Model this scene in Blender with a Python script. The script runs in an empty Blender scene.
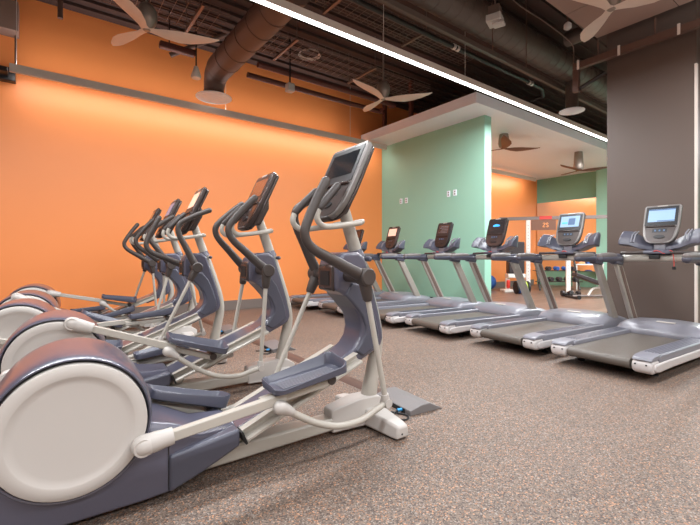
import bpy, bmesh, math, random
from mathutils import Vector, Matrix
random.seed(7)
PI = math.pi
S = bpy.context.scene
COL = S.collection
R = math.radians

# ------------------------------------------------------------ camera
cd = bpy.data.cameras.new('camera'); cam = bpy.data.objects.new('camera', cd); COL.objects.link(cam)
cam.location = (0, 0, 1.12); cam.rotation_euler = (R(90), 0, -math.atan2(.6, .8))
cd.sensor_width = 36; cd.lens = 36 * 406 / 700; cd.shift_y = -8 / 700; cd.clip_start = .02
S.camera = cam
# ------------------------------------------------------------ world, exposure
w = bpy.data.worlds.new('world'); S.world = w; w.use_nodes = True
w.node_tree.nodes['Background'].inputs[0].default_value = (.9, .85, .8, 1)
w.node_tree.nodes['Background'].inputs[1].default_value = .3
S.view_settings.view_transform = 'Standard'; S.view_settings.look = 'None'
S.view_settings.exposure = 0.55; S.view_settings.gamma = 1

NEU = (.955, .98, 1)
def area(name, loc, sx, sy, power, direction=(0, 0, -1), color=(1, .95, .88)):
    l = bpy.data.lights.new(name, 'AREA'); l.shape = 'RECTANGLE'; l.size = sx; l.size_y = sy
    l.energy = power; l.color = color
    o = bpy.data.objects.new(name, l); COL.objects.link(o); o.location = loc
    d = Vector(direction).normalized()
    x = Vector((1, 0, 0)); z = -d; y = z.cross(x).normalized()
    o.rotation_euler = Matrix((x, y, z)).transposed().to_euler()
    return o
# light of the linear pendants built below; fill lamps and uplights are additions
area('lamp_light_main', (4.2, 4.0, 3.775), 14.5, .05, 430, color=NEU)
area('added_fill_front', (1.0, 0.6, 3.735), 11, .09, 195, color=NEU)  # added fill above the aisle, out of view
area('added_fill_rear', (1.0, -2.8, 3.735), 11, .09, 280, color=NEU)  # added fill behind the camera
area('lamp_light_wall', (3.2, 7.60, 3.72), 7.2, .07, 17, (0, .30, -.95), color=NEU)
area('added_uplight_wall', (2.6, 7.69, 3.91), 6.0, .07, 14, (0, -.1, 1), color=NEU)  # added to brighten the upper orange wall
area('added_uplight_front', (1.0, 0.6, 3.93), 11, .09, 100, (0, 0, 1), color=NEU)  # added upward fill that lifts the ceiling and upper walls
area('lamp_light_far_wall', (11.0, 7.58, 3.68), 5.6, .07, 20, (0, .35, -.93), color=NEU)
area('added_fill_back_room', (11.6, 2.2, 3.735), 6, .09, 420, color=NEU)  # unseen lamp added to brighten the back room
area('added_fill_right', (11.6, -0.6, 3.735), 6, .09, 110, color=NEU)  # second unseen fill added for the back room

# ------------------------------------------------------------ materials
def srgb(r, g, b):
    f = lambda v: (v / 255 / 12.92) if v / 255 <= .04045 else ((v / 255 + .055) / 1.055) ** 2.4
    return (f(r), f(g), f(b), 1)
def mat(name, col, rough=.5, metal=0, bump=0, bscale=200, var=.04, spec=.5, emit=None, es=0, coat=0):
    m = bpy.data.materials.new(name); m.use_nodes = True; n = m.node_tree.nodes; l = m.node_tree.links
    b = n['Principled BSDF']
    b.inputs['Roughness'].default_value = rough; b.inputs['Metallic'].default_value = metal
    b.inputs['Specular IOR Level'].default_value = spec
    if coat: b.inputs['Coat Weight'].default_value = coat; b.inputs['Coat Roughness'].default_value = .12
    tc = n.new('ShaderNodeTexCoord'); nz = n.new('ShaderNodeTexNoise'); nz.inputs['Scale'].default_value = 2.5
    nz.inputs['Detail'].default_value = 4; l.new(tc.outputs['Object'], nz.inputs['Vector'])
    mx = n.new('ShaderNodeMix'); mx.data_type = 'RGBA'
    c = srgb(*col)
    mx.inputs[6].default_value = tuple(v * (1 - var) for v in c[:3]) + (1,)
    mx.inputs[7].default_value = tuple(min(1, v * (1 + var)) for v in c[:3]) + (1,)
    l.new(nz.outputs['Fac'], mx.inputs[0]); l.new(mx.outputs[2], b.inputs['Base Color'])
    if bump:
        n2 = n.new('ShaderNodeTexNoise'); n2.inputs['Scale'].default_value = bscale; l.new(tc.outputs['Object'], n2.inputs['Vector'])
        bp = n.new('ShaderNodeBump'); bp.inputs['Strength'].default_value = bump; bp.inputs['Distance'].default_value = .002
        l.new(n2.outputs['Fac'], bp.inputs['Height']); l.new(bp.outputs['Normal'], b.inputs['Normal'])
    if emit:
        b.inputs['Emission Color'].default_value = srgb(*emit); b.inputs['Emission Strength'].default_value = es
    return m
M = {}
M['orange'] = mat('orange_paint', (249, 150, 84), .42, bump=.15, bscale=120, var=.015)
M['green'] = mat('green_paint', (150, 200, 179), .45, bump=.15, bscale=120, var=.015)
M['teal'] = mat('far_green_paint', (120, 170, 145), .5, var=.02)
M['white_paint'] = mat('white_paint', (240, 246, 254), .6, var=.01)
M['plaster'] = mat('beige_plaster', (205, 190, 178), .7, var=.02)
M['column'] = mat('column_brown_paint', (97, 84, 77), .42, var=.03, bump=.1)
M['ceiling'] = mat('dark_ceiling_paint', (78, 58, 52), .85, var=.08)
M['duct'] = mat('duct_brown_paint', (96, 72, 62), .55, var=.12)
M['duct2'] = mat('duct_grey_paint', (92, 78, 70), .5, var=.1)
M['darkpipe'] = mat('dark_pipe', (46, 38, 36), .45)
M['redpipe'] = mat('red_brown_pipe', (92, 48, 38), .5)
M['tray'] = mat('galvanised_wire', (128, 108, 98), .4, .6)
M['fixture'] = mat('fixture_grey', (222, 212, 204), .45)
M['led'] = mat('led_diffuser', (255, 255, 255), .4, emit=(255, 252, 250), es=5)
M['offwhite'] = mat('offwhite_plastic', (184, 178, 173), .42, var=.015)
M['offwhite2'] = mat('offwhite_metal', (176, 170, 161), .33, var=.015)
M['slate'] = mat('slate_plastic', (82, 81, 96), .28, var=.03, coat=.5)
M['slate2'] = mat('slate_matt', (76, 77, 90), .34, var=.03)
M['slate3'] = mat('light_slate_plastic', (124, 124, 133), .36, var=.03, coat=.15)
M['seam'] = mat('black_rubber', (22, 22, 24), .6)
M['rubber'] = mat('dark_grip_rubber', (64, 56, 53), .45, bump=.2, bscale=300)
M['grip2'] = mat('grey_grip', (104, 98, 96), .5)
M['grip'] = mat('dark_grip', (58, 50, 48), .5)
M['silver'] = mat('silver_plastic', (124, 120, 118), .3, .4)
M['darkframe'] = mat('bronze_grey_plastic', (74, 64, 62), .26, .4)
M['alu'] = mat('upright_metal', (172, 166, 158), .38, .3)
M['upbrown'] = mat('upright_inner', (112, 92, 84), .5)
M['black'] = mat('black_plastic', (30, 29, 32), .35)
M['screen'] = mat('dark_screen', (38, 42, 46), .09, spec=.8)
M['screen_brown'] = mat('painted_reflection_screen', (92, 62, 50), .12, .35, spec=.8)  # brown tint paints the orange wall's reflection into the screen
M['belt'] = mat('running_belt', (92, 85, 79), .45, bump=.3, bscale=400, var=.1)
M['skirt'] = mat('treadmill_skirt', (190, 185, 184), .45, var=.02)
M['fan'] = mat('fan_blade_wood', (222, 204, 190), .5, var=.16)
M['fan_dark'] = mat('dark_wood_blade', (104, 66, 50), .45, var=.15)
M['fan_metal'] = mat('brushed_nickel', (150, 138, 128), .35, .5)
M['basebd'] = mat('grey_baseboard', (120, 108, 102), .5)
M['strip'] = mat('brown_cable_cover', (86, 62, 53), .6, bump=.3)
M['padgrey'] = mat('grey_floor_box', (112, 108, 108), .55, bump=.3)
M['cyan'] = mat('blue_plug', (40, 140, 200), .4)
M['red'] = mat('red_plastic', (205, 50, 40), .45)
M['blue'] = mat('blue_rubber', (40, 90, 165), .45)
M['rackwhite'] = mat('white_rack', (225, 218, 212), .4)
M['rackgrey'] = mat('grey_rack_bar', (120, 108, 104), .4)
M['vinyl'] = mat('black_vinyl', (52, 46, 48), .4)
M['signbrown'] = mat('brown_sign', (120, 78, 58), .5)
M['signorange'] = mat('orange_mark', (245, 165, 110), .5)
M['yellow'] = mat('yellow_green', (165, 185, 60), .5)
M['tile'] = mat('acoustic_panel', (150, 124, 112), .8, var=.04)
M['screen_blue'] = mat('lit_screen_blue', (120, 150, 190), .2, emit=(176, 200, 226), es=.42)
M['screen_mid'] = mat('lit_screen_mid', (60, 80, 110), .2, emit=(110, 135, 170), es=.5)
M['fascia_grey'] = mat('dark_grey_fascia', (80, 72, 70), .3, .3)
M['glyph_blue'] = mat('screen_glyph_blue', (60, 150, 220), .3, emit=(60, 150, 225), es=.8)
M['screen_pink'] = mat('reflection_glow_screen', (220, 170, 150), .2, emit=(235, 185, 165), es=.55)  # pale emission stands in for light reflected off the glass

def node_mat(name): 
    m = bpy.data.materials.new(name); m.use_nodes = True; return m, m.node_tree.nodes, m.node_tree.links
# rubber floor with coloured chips
m, n, l = node_mat('speckled_rubber'); b = n['Principled BSDF']; b.inputs['Roughness'].default_value = .62
tc = n.new('ShaderNodeTexCoord')
v = n.new('ShaderNodeTexVoronoi'); v.inputs['Scale'].default_value = 165; l.new(tc.outputs['Object'], v.inputs['Vector'])
sp = n.new('ShaderNodeSeparateColor'); l.new(v.outputs['Color'], sp.inputs[0])
cr = n.new('ShaderNodeValToRGB'); cr.color_ramp.interpolation = 'CONSTANT'; l.new(sp.outputs[0], cr.inputs[0])
stops = [(0, (74, 62, 56)), (.2, (96, 82, 74)), (.42, (112, 97, 87)), (.64, (126, 109, 97)), (.83, (152, 108, 80)), (.89, (146, 136, 128)), (.965, (186, 140, 108))]
e = cr.color_ramp.elements
while len(e) < len(stops): e.new(.5)
for k, (p, c) in enumerate(stops): e[k].position = p; e[k].color = srgb(*c)
nz = n.new('ShaderNodeTexNoise'); nz.inputs['Scale'].default_value = .9; nz.inputs['Detail'].default_value = 5; l.new(tc.outputs['Object'], nz.inputs['Vector'])
mr = n.new('ShaderNodeMapRange'); mr.inputs['To Min'].default_value = .84; mr.inputs['To Max'].default_value = 1.14; l.new(nz.outputs['Fac'], mr.inputs['Value'])
mx = n.new('ShaderNodeMix'); mx.data_type = 'RGBA'; mx.blend_type = 'MULTIPLY'; mx.inputs[0].default_value = 1
l.new(cr.outputs[0], mx.inputs[6]); l.new(mr.outputs[0], mx.inputs[7]); l.new(mx.outputs[2], b.inputs['Base Color'])
bp = n.new('ShaderNodeBump'); bp.inputs['Strength'].default_value = .25; bp.inputs['Distance'].default_value = .002
l.new(v.outputs['Distance'], bp.inputs['Height']); l.new(bp.outputs['Normal'], b.inputs['Normal'])
M['floor'] = m
# brown plank floor of the back room
m, n, l = node_mat('brown_planks'); b = n['Principled BSDF']; b.inputs['Roughness'].default_value = .4
tc = n.new('ShaderNodeTexCoord'); br = n.new('ShaderNodeTexBrick'); l.new(tc.outputs['Object'], br.inputs['Vector'])
br.inputs['Scale'].default_value = 1; br.inputs['Brick Width'].default_value = 1.2; br.inputs['Row Height'].default_value = .18
br.inputs['Mortar Size'].default_value = .004
br.inputs['Color1'].default_value = srgb(118, 94, 80); br.inputs['Color2'].default_value = srgb(102, 80, 68); br.inputs['Mortar'].default_value = srgb(84, 64, 56)
l.new(br.outputs['Color'], b.inputs['Base Color']); M['planks'] = m
# mirror
m, n, l = node_mat('mirror_glass'); b = n['Principled BSDF']; b.inputs['Metallic'].default_value = 1
b.inputs['Roughness'].default_value = .03; b.inputs['Base Color'].default_value = (.88, .9, .88, 1); M['mirror'] = m

# ------------------------------------------------------------ geometry helpers
def obj(name, bm, m, parent=None, bevel=0, seg=2, smooth=40, kind=None):
    bmesh.ops.recalc_face_normals(bm, faces=bm.faces)
    me = bpy.data.meshes.new(name); bm.to_mesh(me); bm.free()
    for i, mm in enumerate(m if isinstance(m, (list, tuple)) else [m]): me.materials.append(M[mm])
    for p in me.polygons: p.use_smooth = True
    me.set_sharp_from_angle(angle=R(smooth))
    o = bpy.data.objects.new(name, me); COL.objects.link(o)
    if parent: o.parent = parent
    if bevel:
        md = o.modifiers.new('bevel', 'BEVEL'); md.width = bevel; md.segments = seg; md.limit_method = 'ANGLE'; md.angle_limit = R(35)
        md.use_clamp_overlap = True
    if kind: o['kind'] = kind
    return o
def tag(o, label, cat, group=None):
    o['label'] = label; o['category'] = cat
    if group: o['group'] = group
    return o
def empty(name, loc, rz, label, cat, group=None):
    o = bpy.data.objects.new(name, None); COL.objects.link(o); o.location = loc; o.rotation_euler = (0, 0, rz)
    o.empty_display_size = .1
    return tag(o, label, cat, group)
def B(): return bmesh.new()
def box(bm, x0, x1, y0, y1, z0, z1, mi=0):
    vs = [bm.verts.new((x, y, z)) for x in (x0, x1) for y in (y0, y1) for z in (z0, z1)]
    for f in ((0, 1, 3, 2), (4, 6, 7, 5), (0, 4, 5, 1), (2, 3, 7, 6), (0, 2, 6, 4), (1, 5, 7, 3)):
        bm.faces.new([vs[i] for i in f]).material_index = mi
    return bm
def crom(pts, n=6):
    P = [Vector(p) for p in pts]; out = []
    if len(P) < 3: return P
    Q = [P[0] * 2 - P[1]] + P + [P[-1] * 2 - P[-2]]
    for i in range(1, len(Q) - 2):
        a, b_, c, d = Q[i - 1:i + 3]
        for k in range(n):
            t = k / n
            out.append(.5 * ((2 * b_) + (c - a) * t + (2 * a - 5 * b_ + 4 * c - d) * t * t + (3 * b_ - a - 3 * c + d) * t ** 3))
    out.append(P[-1]); return out
def tube(bm, pts, r, seg=12, smooth=0, sy=1.0, mi=0, cap=True):
    """sweep; r is a number or one per control point; sy scales the section sideways"""
    n0 = len(pts); P = [Vector(p) for p in pts]
    rr = [r] * n0 if not isinstance(r, (list, tuple)) else list(r)
    if smooth and n0 > 2:
        P = crom(pts, smooth); nr = []
        for i in range(n0 - 1):
            for k in range(smooth): nr.append(rr[i] + (rr[i + 1] - rr[i]) * k / smooth)
        rr = nr + [rr[-1]]
    T = []
    for i in range(len(P)):
        d = (P[min(i + 1, len(P) - 1)] - P[max(i - 1, 0)]).normalized(); T.append(d)
    ref = Vector((0, 1, 0)) if abs(T[0].y) < .9 else Vector((0, 0, 1))
    rings = []; u = ref - T[0] * ref.dot(T[0]); u.normalize()
    for i, p in enumerate(P):
        u = u - T[i] * u.dot(T[i]); u.normalize(); v_ = T[i].cross(u)
        rings.append([bm.verts.new(p + u * (rr[i] * sy * math.cos(2 * PI * k / seg)) + v_ * (rr[i] * math.sin(2 * PI * k / seg))) for k in range(seg)])
    for a, b_ in zip(rings, rings[1:]):
        for k in range(seg):
            bm.faces.new([a[k], a[(k + 1) % seg], b_[(k + 1) % seg], b_[k]]).material_index = mi
    if cap:
        bm.faces.new(rings[0][::-1]).material_index = mi; bm.faces.new(rings[-1]).material_index = mi
    return bm
def capsule(bm, pts, r, seg=12, smooth=0, sy=1.0):
    """tube with rounded ends"""
    P = [Vector(p) for p in pts]; rr = [r] * len(P) if not isinstance(r, (list, tuple)) else list(r)
    if smooth and len(P) > 2:
        n0 = len(P); Q = crom(P, smooth); nr = []
        for i in range(n0 - 1):
            for k in range(smooth): nr.append(rr[i] + (rr[i + 1] - rr[i]) * k / smooth)
        rr = nr + [rr[-1]]; P = Q
    d0 = (P[0] - P[1]).normalized(); d1 = (P[-1] - P[-2]).normalized()
    pre = [(P[0] + d0 * rr[0] * s, rr[0] * c) for s, c in ((.95, .3), (.75, .66), (.4, .92))]
    post = [(P[-1] + d1 * rr[-1] * s, rr[-1] * c) for s, c in ((.4, .92), (.75, .66), (.95, .3))]
    PP = [p for p, _ in pre] + P + [p for p, _ in post]; RR = [q for _, q in pre] + rr + [q for _, q in post]
    return tube(bm, PP, RR, seg, 0, sy)
def cyl(bm, a, b_, r, r2=None, seg=20): return tube(bm, [a, b_], [r, r if r2 is None else r2], seg)
def prism(bm, poly, y0, y1, mi=0, f=None):
    """poly in (x,z), extruded along y; f maps a point"""
    f = f or (lambda x, y, z: (x, y, z))
    a = [bm.verts.new(f(x, y0, z)) for x, z in poly]; b_ = [bm.verts.new(f(x, y1, z)) for x, z in poly]
    fs = [bm.faces.new(a), bm.faces.new(b_[::-1])]
    for i in range(len(poly)):
        j = (i + 1) % len(poly); fs.append(bm.faces.new([a[i], b_[i], b_[j], a[j]]))
    for q in fs: q.material_index = mi
    return bm
def loft(bm, secs):
    """sections: lists of equally many points"""
    rings = [[bm.verts.new(p) for p in s_] for s_ in secs]; k = len(rings[0])
    for a, b_ in zip(rings, rings[1:]):
        for i in range(k): bm.faces.new([a[i], a[(i + 1) % k], b_[(i + 1) % k], b_[i]])
    bm.faces.new(rings[0][::-1]); bm.faces.new(rings[-1]); return bm
def rrect(w, h, r, n=5):
    """rounded rectangle, centred, list of (u,v)"""
    out = []
    for cx, cy, a0 in ((w / 2 - r, h / 2 - r, 0), (-w / 2 + r, h / 2 - r, 90), (-w / 2 + r, -h / 2 + r, 180), (w / 2 - r, -h / 2 + r, 270)):
        for k in range(n + 1):
            a = R(a0 + 90 * k / n); out.append((cx + r * math.cos(a), cy + r * math.sin(a)))
    return out
def lathe_y(bm, prof, cx, cz, seg=56, a0=0, a1=360):
    """profile (y, r) revolved round the y axis through (cx, cz)"""
    full = abs(a1 - a0) >= 360; n_ = seg if full else seg + 1
    rings = []
    for k in range(n_):
        a = R(a0 + (a1 - a0) * k / seg)
        rings.append([bm.verts.new((cx + r * math.cos(a), y, cz + r * math.sin(a))) for y, r in prof])
    for k in range(seg if full else seg):
        a = rings[k]; b_ = rings[(k + 1) % n_]
        for i in range(len(prof) - 1):
            bm.faces.new([a[i], a[i + 1], b_[i + 1], b_[i]])
    bmesh.ops.remove_doubles(bm, verts=bm.verts, dist=1e-5)
    return bm
def lathe_z(bm, prof, cx, cy, seg=28):
    rings = [[bm.verts.new((cx + r * math.cos(2 * PI * k / seg), cy + r * math.sin(2 * PI * k / seg), z)) for k in range(seg)] for r, z in prof]
    for a, b_ in zip(rings, rings[1:]):
        for k in range(seg): bm.faces.new([a[k], a[(k + 1) % seg], b_[(k + 1) % seg], b_[k]])
    bm.faces.new(rings[0][::-1]); bm.faces.new(rings[-1]); return bm

# ============================================================ SETTING
CZ = 5.1; WY = 8.03
def struct(name, bm, m, parent=None, **k): return obj(name, bm, m, parent, kind=None if parent else 'structure', **k)
struct('floor', box(B(), -6, 7.15, -5, WY, -.06, 0), 'floor')
o = struct('floor_back_room', box(B(), 7.15, 14.85, -5, WY, -.06, 0), 'planks')
struct('wall_orange', box(B(), -6, 14.85, WY, WY + .15, 0, CZ), 'orange')
struct('wall_rear', box(B(), -6, 14.85, -5.15, -5, 0, CZ), 'plaster')
struct('wall_left', box(B(), -6.15, -6, -5, WY, 0, CZ), 'plaster')
struct('wall_right', box(B(), 14.85, 15.0, -5, WY, 0, CZ), 'teal')
struct('ceiling', box(B(), -6, 15, -5.15, WY + .15, CZ, CZ + .12), 'ceiling')
b = B()
for k in range(52): box(b, -6, 14.8, -5 + k * .25, -5 + k * .25 + .1, CZ - .05, CZ)
struct('trim_ceiling_ribs', b, 'ceiling')
struct('wall_green', box(B(), 7.07, 7.29, 4.91, WY, 0, 3.93), 'green')
struct('ceiling_white', box(B(), 6.37, 14.85, 4.6, WY, 3.93, 4.13), 'white_paint')
struct('trim_pilaster', box(B(), 14.6, 14.85, 5.2, 5.87, 0, 3.93), 'green')
struct('column', box(B(), 6.75, 7.55, 1.515, 2.563, 0, CZ), 'column')
for nm, y in (('trim_1', 1.515), ):
    s_ = 1 if y > 2 else -1
    b = box(B(), 6.742, 6.80, y - (.0 if s_ > 0 else .006), y + (.006 if s_ > 0 else 0), 0, 3.6)
    box(b, 6.742, 6.7499, y - (.02 if s_ > 0 else 0), y + (0 if s_ > 0 else .02), 0, 3.6)
    struct(nm, b, 'fixture')
struct('baseboard_orange', box(B(), -6, 7.07, WY - .02, WY, 0, .19), 'basebd', bevel=.004)
struct('baseboard_back', box(B(), 7.29, 14.6, WY - .02, WY, 0, .19), 'basebd', bevel=.004)
struct('baseboard_green', box(B(), 7.05, 7.07, 4.91, 8.01, 0, .15), 'seam', bevel=.004)
# suspended panel over the right-hand aisle
b = B()
for i in range(3):
    for j in range(3): box(b, 3.6 + i * .965, 4.555 + i * .965, -.29 + j * .965, .665 + j * .965, 4.3, 4.34)
box(b, 3.56, 6.48, -.33, 2.6, 4.33, 4.42)
struct('ceiling_panel', b, 'tile')

# ------------------------------------------------------------ wall mirror and outlets
b = box(B(), 14.80, 14.84, 5.93, 8.0, .55, 3.04)
tag(obj('wall_mirror', b, 'mirror'), 'large wall mirror on the green far wall, reflecting the orange wall', 'mirror')
def outlet(y, z, label):
    b = box(B(), 7.055, 7.069, y - .042, y + .042, z - .065, z + .065)
    o = obj('wall_outlet', b, 'white_paint', bevel=.003)
    tag(o, label, 'outlet', 'white outlets on the green wall')
    b = B()
    for dz in (-.025, .025):
        box(b, 7.052, 7.056, y - .016, y + .016, z + dz - .015, z + dz + .015)
    obj('socket', b, 'silver', o)
def onplane_x(px, py, X):
    t = (px - 350) / 406; y = X * (.8 - .6 * t) / (.6 + .8 * t); D = .6 * X + .8 * y
    return y, 1.12 - (py - 254.5) * D / 406
for (px, py), lb in zip(((401.3, 201.3), (406.6, 200.5), (448.8, 193.9), (455.2, 192.7)),
        ('white outlet plate on green wall, leftmost of four', 'white outlet plate on green wall, second from the left',
         'white outlet plate on green wall, third from the left', 'white outlet plate on green wall, rightmost of four')):
    outlet(*onplane_x(px, py, 7.07), lb)

# ------------------------------------------------------------ linear pendants
def pendant(name, x0, x1, y, label, wallwash=False, z=3.8, wires=()):
    t = empty(name, (x0, y, z), 0, label, 'pendant light', None)
    L = x1 - x0
    if not wallwash:
        b = B(); prism(b, [(-.04, 0), (.04, 0), (.04, .09), (-.04, .09)], 0, L, f=lambda a, q, c: (q, a, c))
        obj('housing', b, 'fixture', t, bevel=.004)
        obj('diffuser', box(B(), .01, L - .01, -.03, .03, -.014, -.001), 'led', t, bevel=.004)
    else:
        b = B(); prism(b, [(-.06, -.03), (-.01, -.03), (-.01, .05), (.05, .05), (.05, .09), (-.06, .09)], 0, L, f=lambda a, q, c: (q, a, c))
        obj('housing', b, 'fixture', t, bevel=.003)
        obj('diffuser', prism(B(), [(-.008, -.012), (.045, .03), (.045, .048), (-.008, .048)], .02, L - .02, f=lambda a, q, c: (q, a, c)), 'led', t)
    for wx in wires:
        top = 3.93 if z < 3.8 else CZ
        wv = obj('hanging_wire', cyl(B(), (wx, 0, .09), (wx, 0, top - z), .004, seg=6), 'fixture', t)
    return t
pendant('linear_pendant', -3.05, 11.6, 4.0, 'long glowing linear pendant crossing the ceiling, bright white diffuser', wires=(1.5, 4.2, 6.6, 8.3))
pendant('linear_pendant', -4.5, 6.5, .6, 'added unseen linear pendant with lit diffuser above the aisle, out of the picture', wires=(2, 9))  # this pendant and the next three are unseen, added to light the room
pendant('linear_pendant', -4.5, 6.5, -2.8, 'added unseen linear pendant with lit diffuser behind the camera', wires=(2, 9))
pendant('linear_pendant', 8.6, 14.6, 2.2, 'added unseen linear pendant in the back room behind the column', z=3.8, wires=(1, 5))
pendant('linear_pendant', 8.6, 14.6, -.6, 'added unseen linear pendant in the back room furthest to the right', z=3.8, wires=(1, 5))
pendant('linear_pendant', -.42, 6.9, 7.70, 'long grey linear fixture hung along the orange wall, washing it with light', True, wires=(.08, 3.2, 6.2))
pendant('linear_pendant', 8.2, 14.0, 7.66, 'white linear fixture under the white ceiling along the far orange wall', True, z=3.76, wires=(.8, 3, 5.6))
b = box(B(), -1.0, -.36, 7.9, WY - .001, 3.72, 3.92)
box(b, -.75, -.44, 7.67, 7.9, 3.77, 3.84)
tag(obj('junction_box', b, 'black', bevel=.01), 'black junction box on the orange wall at end of the grey fixture', 'electrical box')
tag(obj('wall_conduit', tube(B(), [(-.36, 7.93, 3.92), (-.36, 7.93, CZ)], .014, 8), 'duct'), 'thin vertical conduit above black junction box on orange wall', 'conduit')
tag(obj('bulkhead_duct', box(B(), -1.6, -.32, 7.75, WY - .001, 4.42, 4.86), 'tile', bevel=.01), 'boxed beige duct end at upper left on orange wall', 'duct')

# ------------------------------------------------------------ ceiling services
t = empty('air_duct', (2.42, 7.3, 3.93), 0, 'brown spiral duct over the trainers ending in a round diffuser', 'duct')
b = B(); tube(b, [(0, 0, .03), (0, 0, .14), (0, -.07, .32), (0, -.24, .41), (0, -.6, .43), (0, -2.98, .43)], [.16, .17, .19, .21, .22, .22], 24, 5)
obj('duct_body', b, 'duct', t)
for k in range(6):
    y = -.7 - k * .42; obj('duct_seam', tube(B(), [(0, y, .43), (0, y - .025, .43)], .227, 24), 'duct', t)
obj('duct_seam', tube(B(), [(0, 0, .1), (0, 0, .12)], .178, 24), 'duct', t)
b = B(); lathe_z(b, [(.31, .0), (.31, .012), (.26, .035), (.16, .06), (.16, .0), (.22, -.012)][:4], 0, 0, 36)
d = obj('diffuser', b, 'white_paint', t)
b = B()
for r_, z in ((.27, -.008), (.20, -.020), (.13, -.032), (.07, -.044)): lathe_z(b, [(r_ - .05, z - .008), (r_, z), (r_, z + .006), (r_ - .05, z + .02)], 0, 0, 32)
obj('diffuser_ring', b, 'white_paint', d)
t = empty('air_diffuser', (7.95, 3.62, 3.82), 0, 'round diffuser under the large duct, beyond the glowing pendant', 'diffuser')
obj('neck', cyl(B(), (0, 0, .03), (0, 0, .545), .11, seg=24), 'duct2', t)
d = obj('diffuser_plate', lathe_z(B(), [(.22, .0), (.22, .012), (.18, .03), (.12, .05)], 0, 0, 36), 'white_paint', t)
b = B()
for r_, z in ((.17, -.012), (.12, -.024), (.07, -.036)): lathe_z(b, [(r_ - .04, z - .008), (r_, z), (r_, z + .006), (r_ - .04, z + .02)], 0, 0, 32)
obj('diffuser_ring', b, 'white_paint', d)
# big spiral duct along the pendant
t = empty('air_duct', (9.7, 3.64, 4.6), 0, 'large grey-brown spiral duct running along above the glowing pendant', 'duct')
obj('duct_body', tube(B(), [(-15, 0, 0), (.0, 0, 0)], .23, 28), 'duct2', t)
b = B()
for k in range(75): tube(b, [(-15 + k * .2, 0, 0), (-15 + k * .2 + .015, 0, 0)], .235, 28)
obj('duct_seam', b, 'duct2', t)
t = tag(obj('air_duct', tube(B(), [(7.05, 3.3, 4.75), (7.05, 2.9, 4.75), (6.95, 2.84, 4.75), (6.4, 2.82, 4.75)], .12, 20), 'duct2'), 'short dark duct elbow beside top of the brown column', 'duct')
b = box(B(), -6, 11.5, 3.77, 3.83, 4.26, 4.34)
tag(obj('steel_channel', b, 'duct2', bevel=.006), 'long brown steel channel above the glowing pendant', 'channel')
t = tag(obj('sprinkler_pipe', tube(B(), [(-6, 4.12, 4.38), (7.8, 4.12, 4.38), (8.2, 4.3, 4.38), (8.2, 4.6, 4.38)], .035, 12), 'darkpipe'), 'black pipe with pale couplings beside the steel channel', 'pipe')
for x in (2.9, 5.1, 7.3):
    b = B()
    for dx in (0, .09): tube(b, [(x + dx, 4.12, 4.38), (x + dx + .05, 4.12, 4.38)], .044, 14)
    obj('coupling', b, 'fixture', t)
for y, z, lb in ((7.05, 4.4, 'red-brown pipe running along nearest the orange wall'), (6.6, 4.42, 'red-brown pipe between the wire tray and the orange wall')):
    tag(obj('ceiling_pipe', tube(B(), [(2.95, y, z), (5.95, y, z), (6.1, y + (.1 if y < 7 else -.1), z)], .05, 14, 4), 'redpipe'), lb, 'pipe')
def drop(x, y, z0, z1, r, m_, lb):
    tag(obj('hanger_rod', cyl(B(), (x, y, z0), (x, y, z1), r, seg=8), m_), lb, 'rod', None)
tag(obj('sloping_pipe', tube(B(), [(1.75, 7.6, 4.62), (2.6, 7.2, 5.1)], .045, 12), 'duct'), 'short sloping pipe stub above the orange wall near the round diffuser', 'pipe')
tag(obj('drop_pipe', tube(B(), [(.18, 7.6, 4.72), (.18, 7.6, 5.1)], .035, 12), 'duct'), 'vertical pipe stub from ceiling at upper left', 'pipe')
# wire basket trays
def wiretray(x0, x1, y0, y1, z, lb, step=.14):
    b = B()
    nx = int((x1 - x0) / step)
    for k in range(nx + 1):
        x = x0 + k * step
        tube(b, [(x, y0, z + .09), (x, y0, z), (x, y1, z), (x, y1, z + .09)], .0045, 5)
    ny = 6
    for k in range(ny + 1):
        y = y0 + (y1 - y0) * k / ny; tube(b, [(x0, y, z), (x1, y, z)], .0055, 5)
    for y in (y0, y1):
        for dz in (.045, .09): tube(b, [(x0, y, z + dz), (x1, y, z + dz)], .0055, 5)
    o = tag(obj('cable_tray', b, 'tray'), lb, 'cable tray')
    for k in range(int((x1 - x0) / 1.6) + 1):
        x = x0 + .4 + k * 1.6
        if x > x1: break
        obj('hanger', box(B(), x - .02, x + .02, y0 - .1, y1 + .1, z - .035, z - .006), 'tray', o)
        b = B()
        for y in (y0 - .07, y1 + .07): cyl(b, (x, y, z - .03), (x, y, CZ), .006, seg=6)
        obj('hanger_rod', b, 'tray', o)
    return o
wiretray(-3.5, 2.1, 5.65, 6.3, 4.5, 'wire basket cable tray left of the brown round duct')
wiretray(2.75, 6.3, 5.65, 6.3, 4.5, 'wire basket cable tray right of the brown round duct, cable coiled on it')
wiretray(-3.5, 6.3, 4.55, 4.95, 4.72, 'narrow wire basket tray just behind the glowing pendant')
b = B()
for k in range(5):
    tube(b, [(3.6 + .19 * math.cos(a * .5236) * (1 - .04 * k), 5.95 + .19 * math.sin(a * .5236) * (1 - .03 * k), 4.515 + .008 * k) for a in range(13)], .006, 6)
tag(obj('cable_coil', b, 'fixture'), 'coil of pale cable lying on the wire tray', 'cable')
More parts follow.
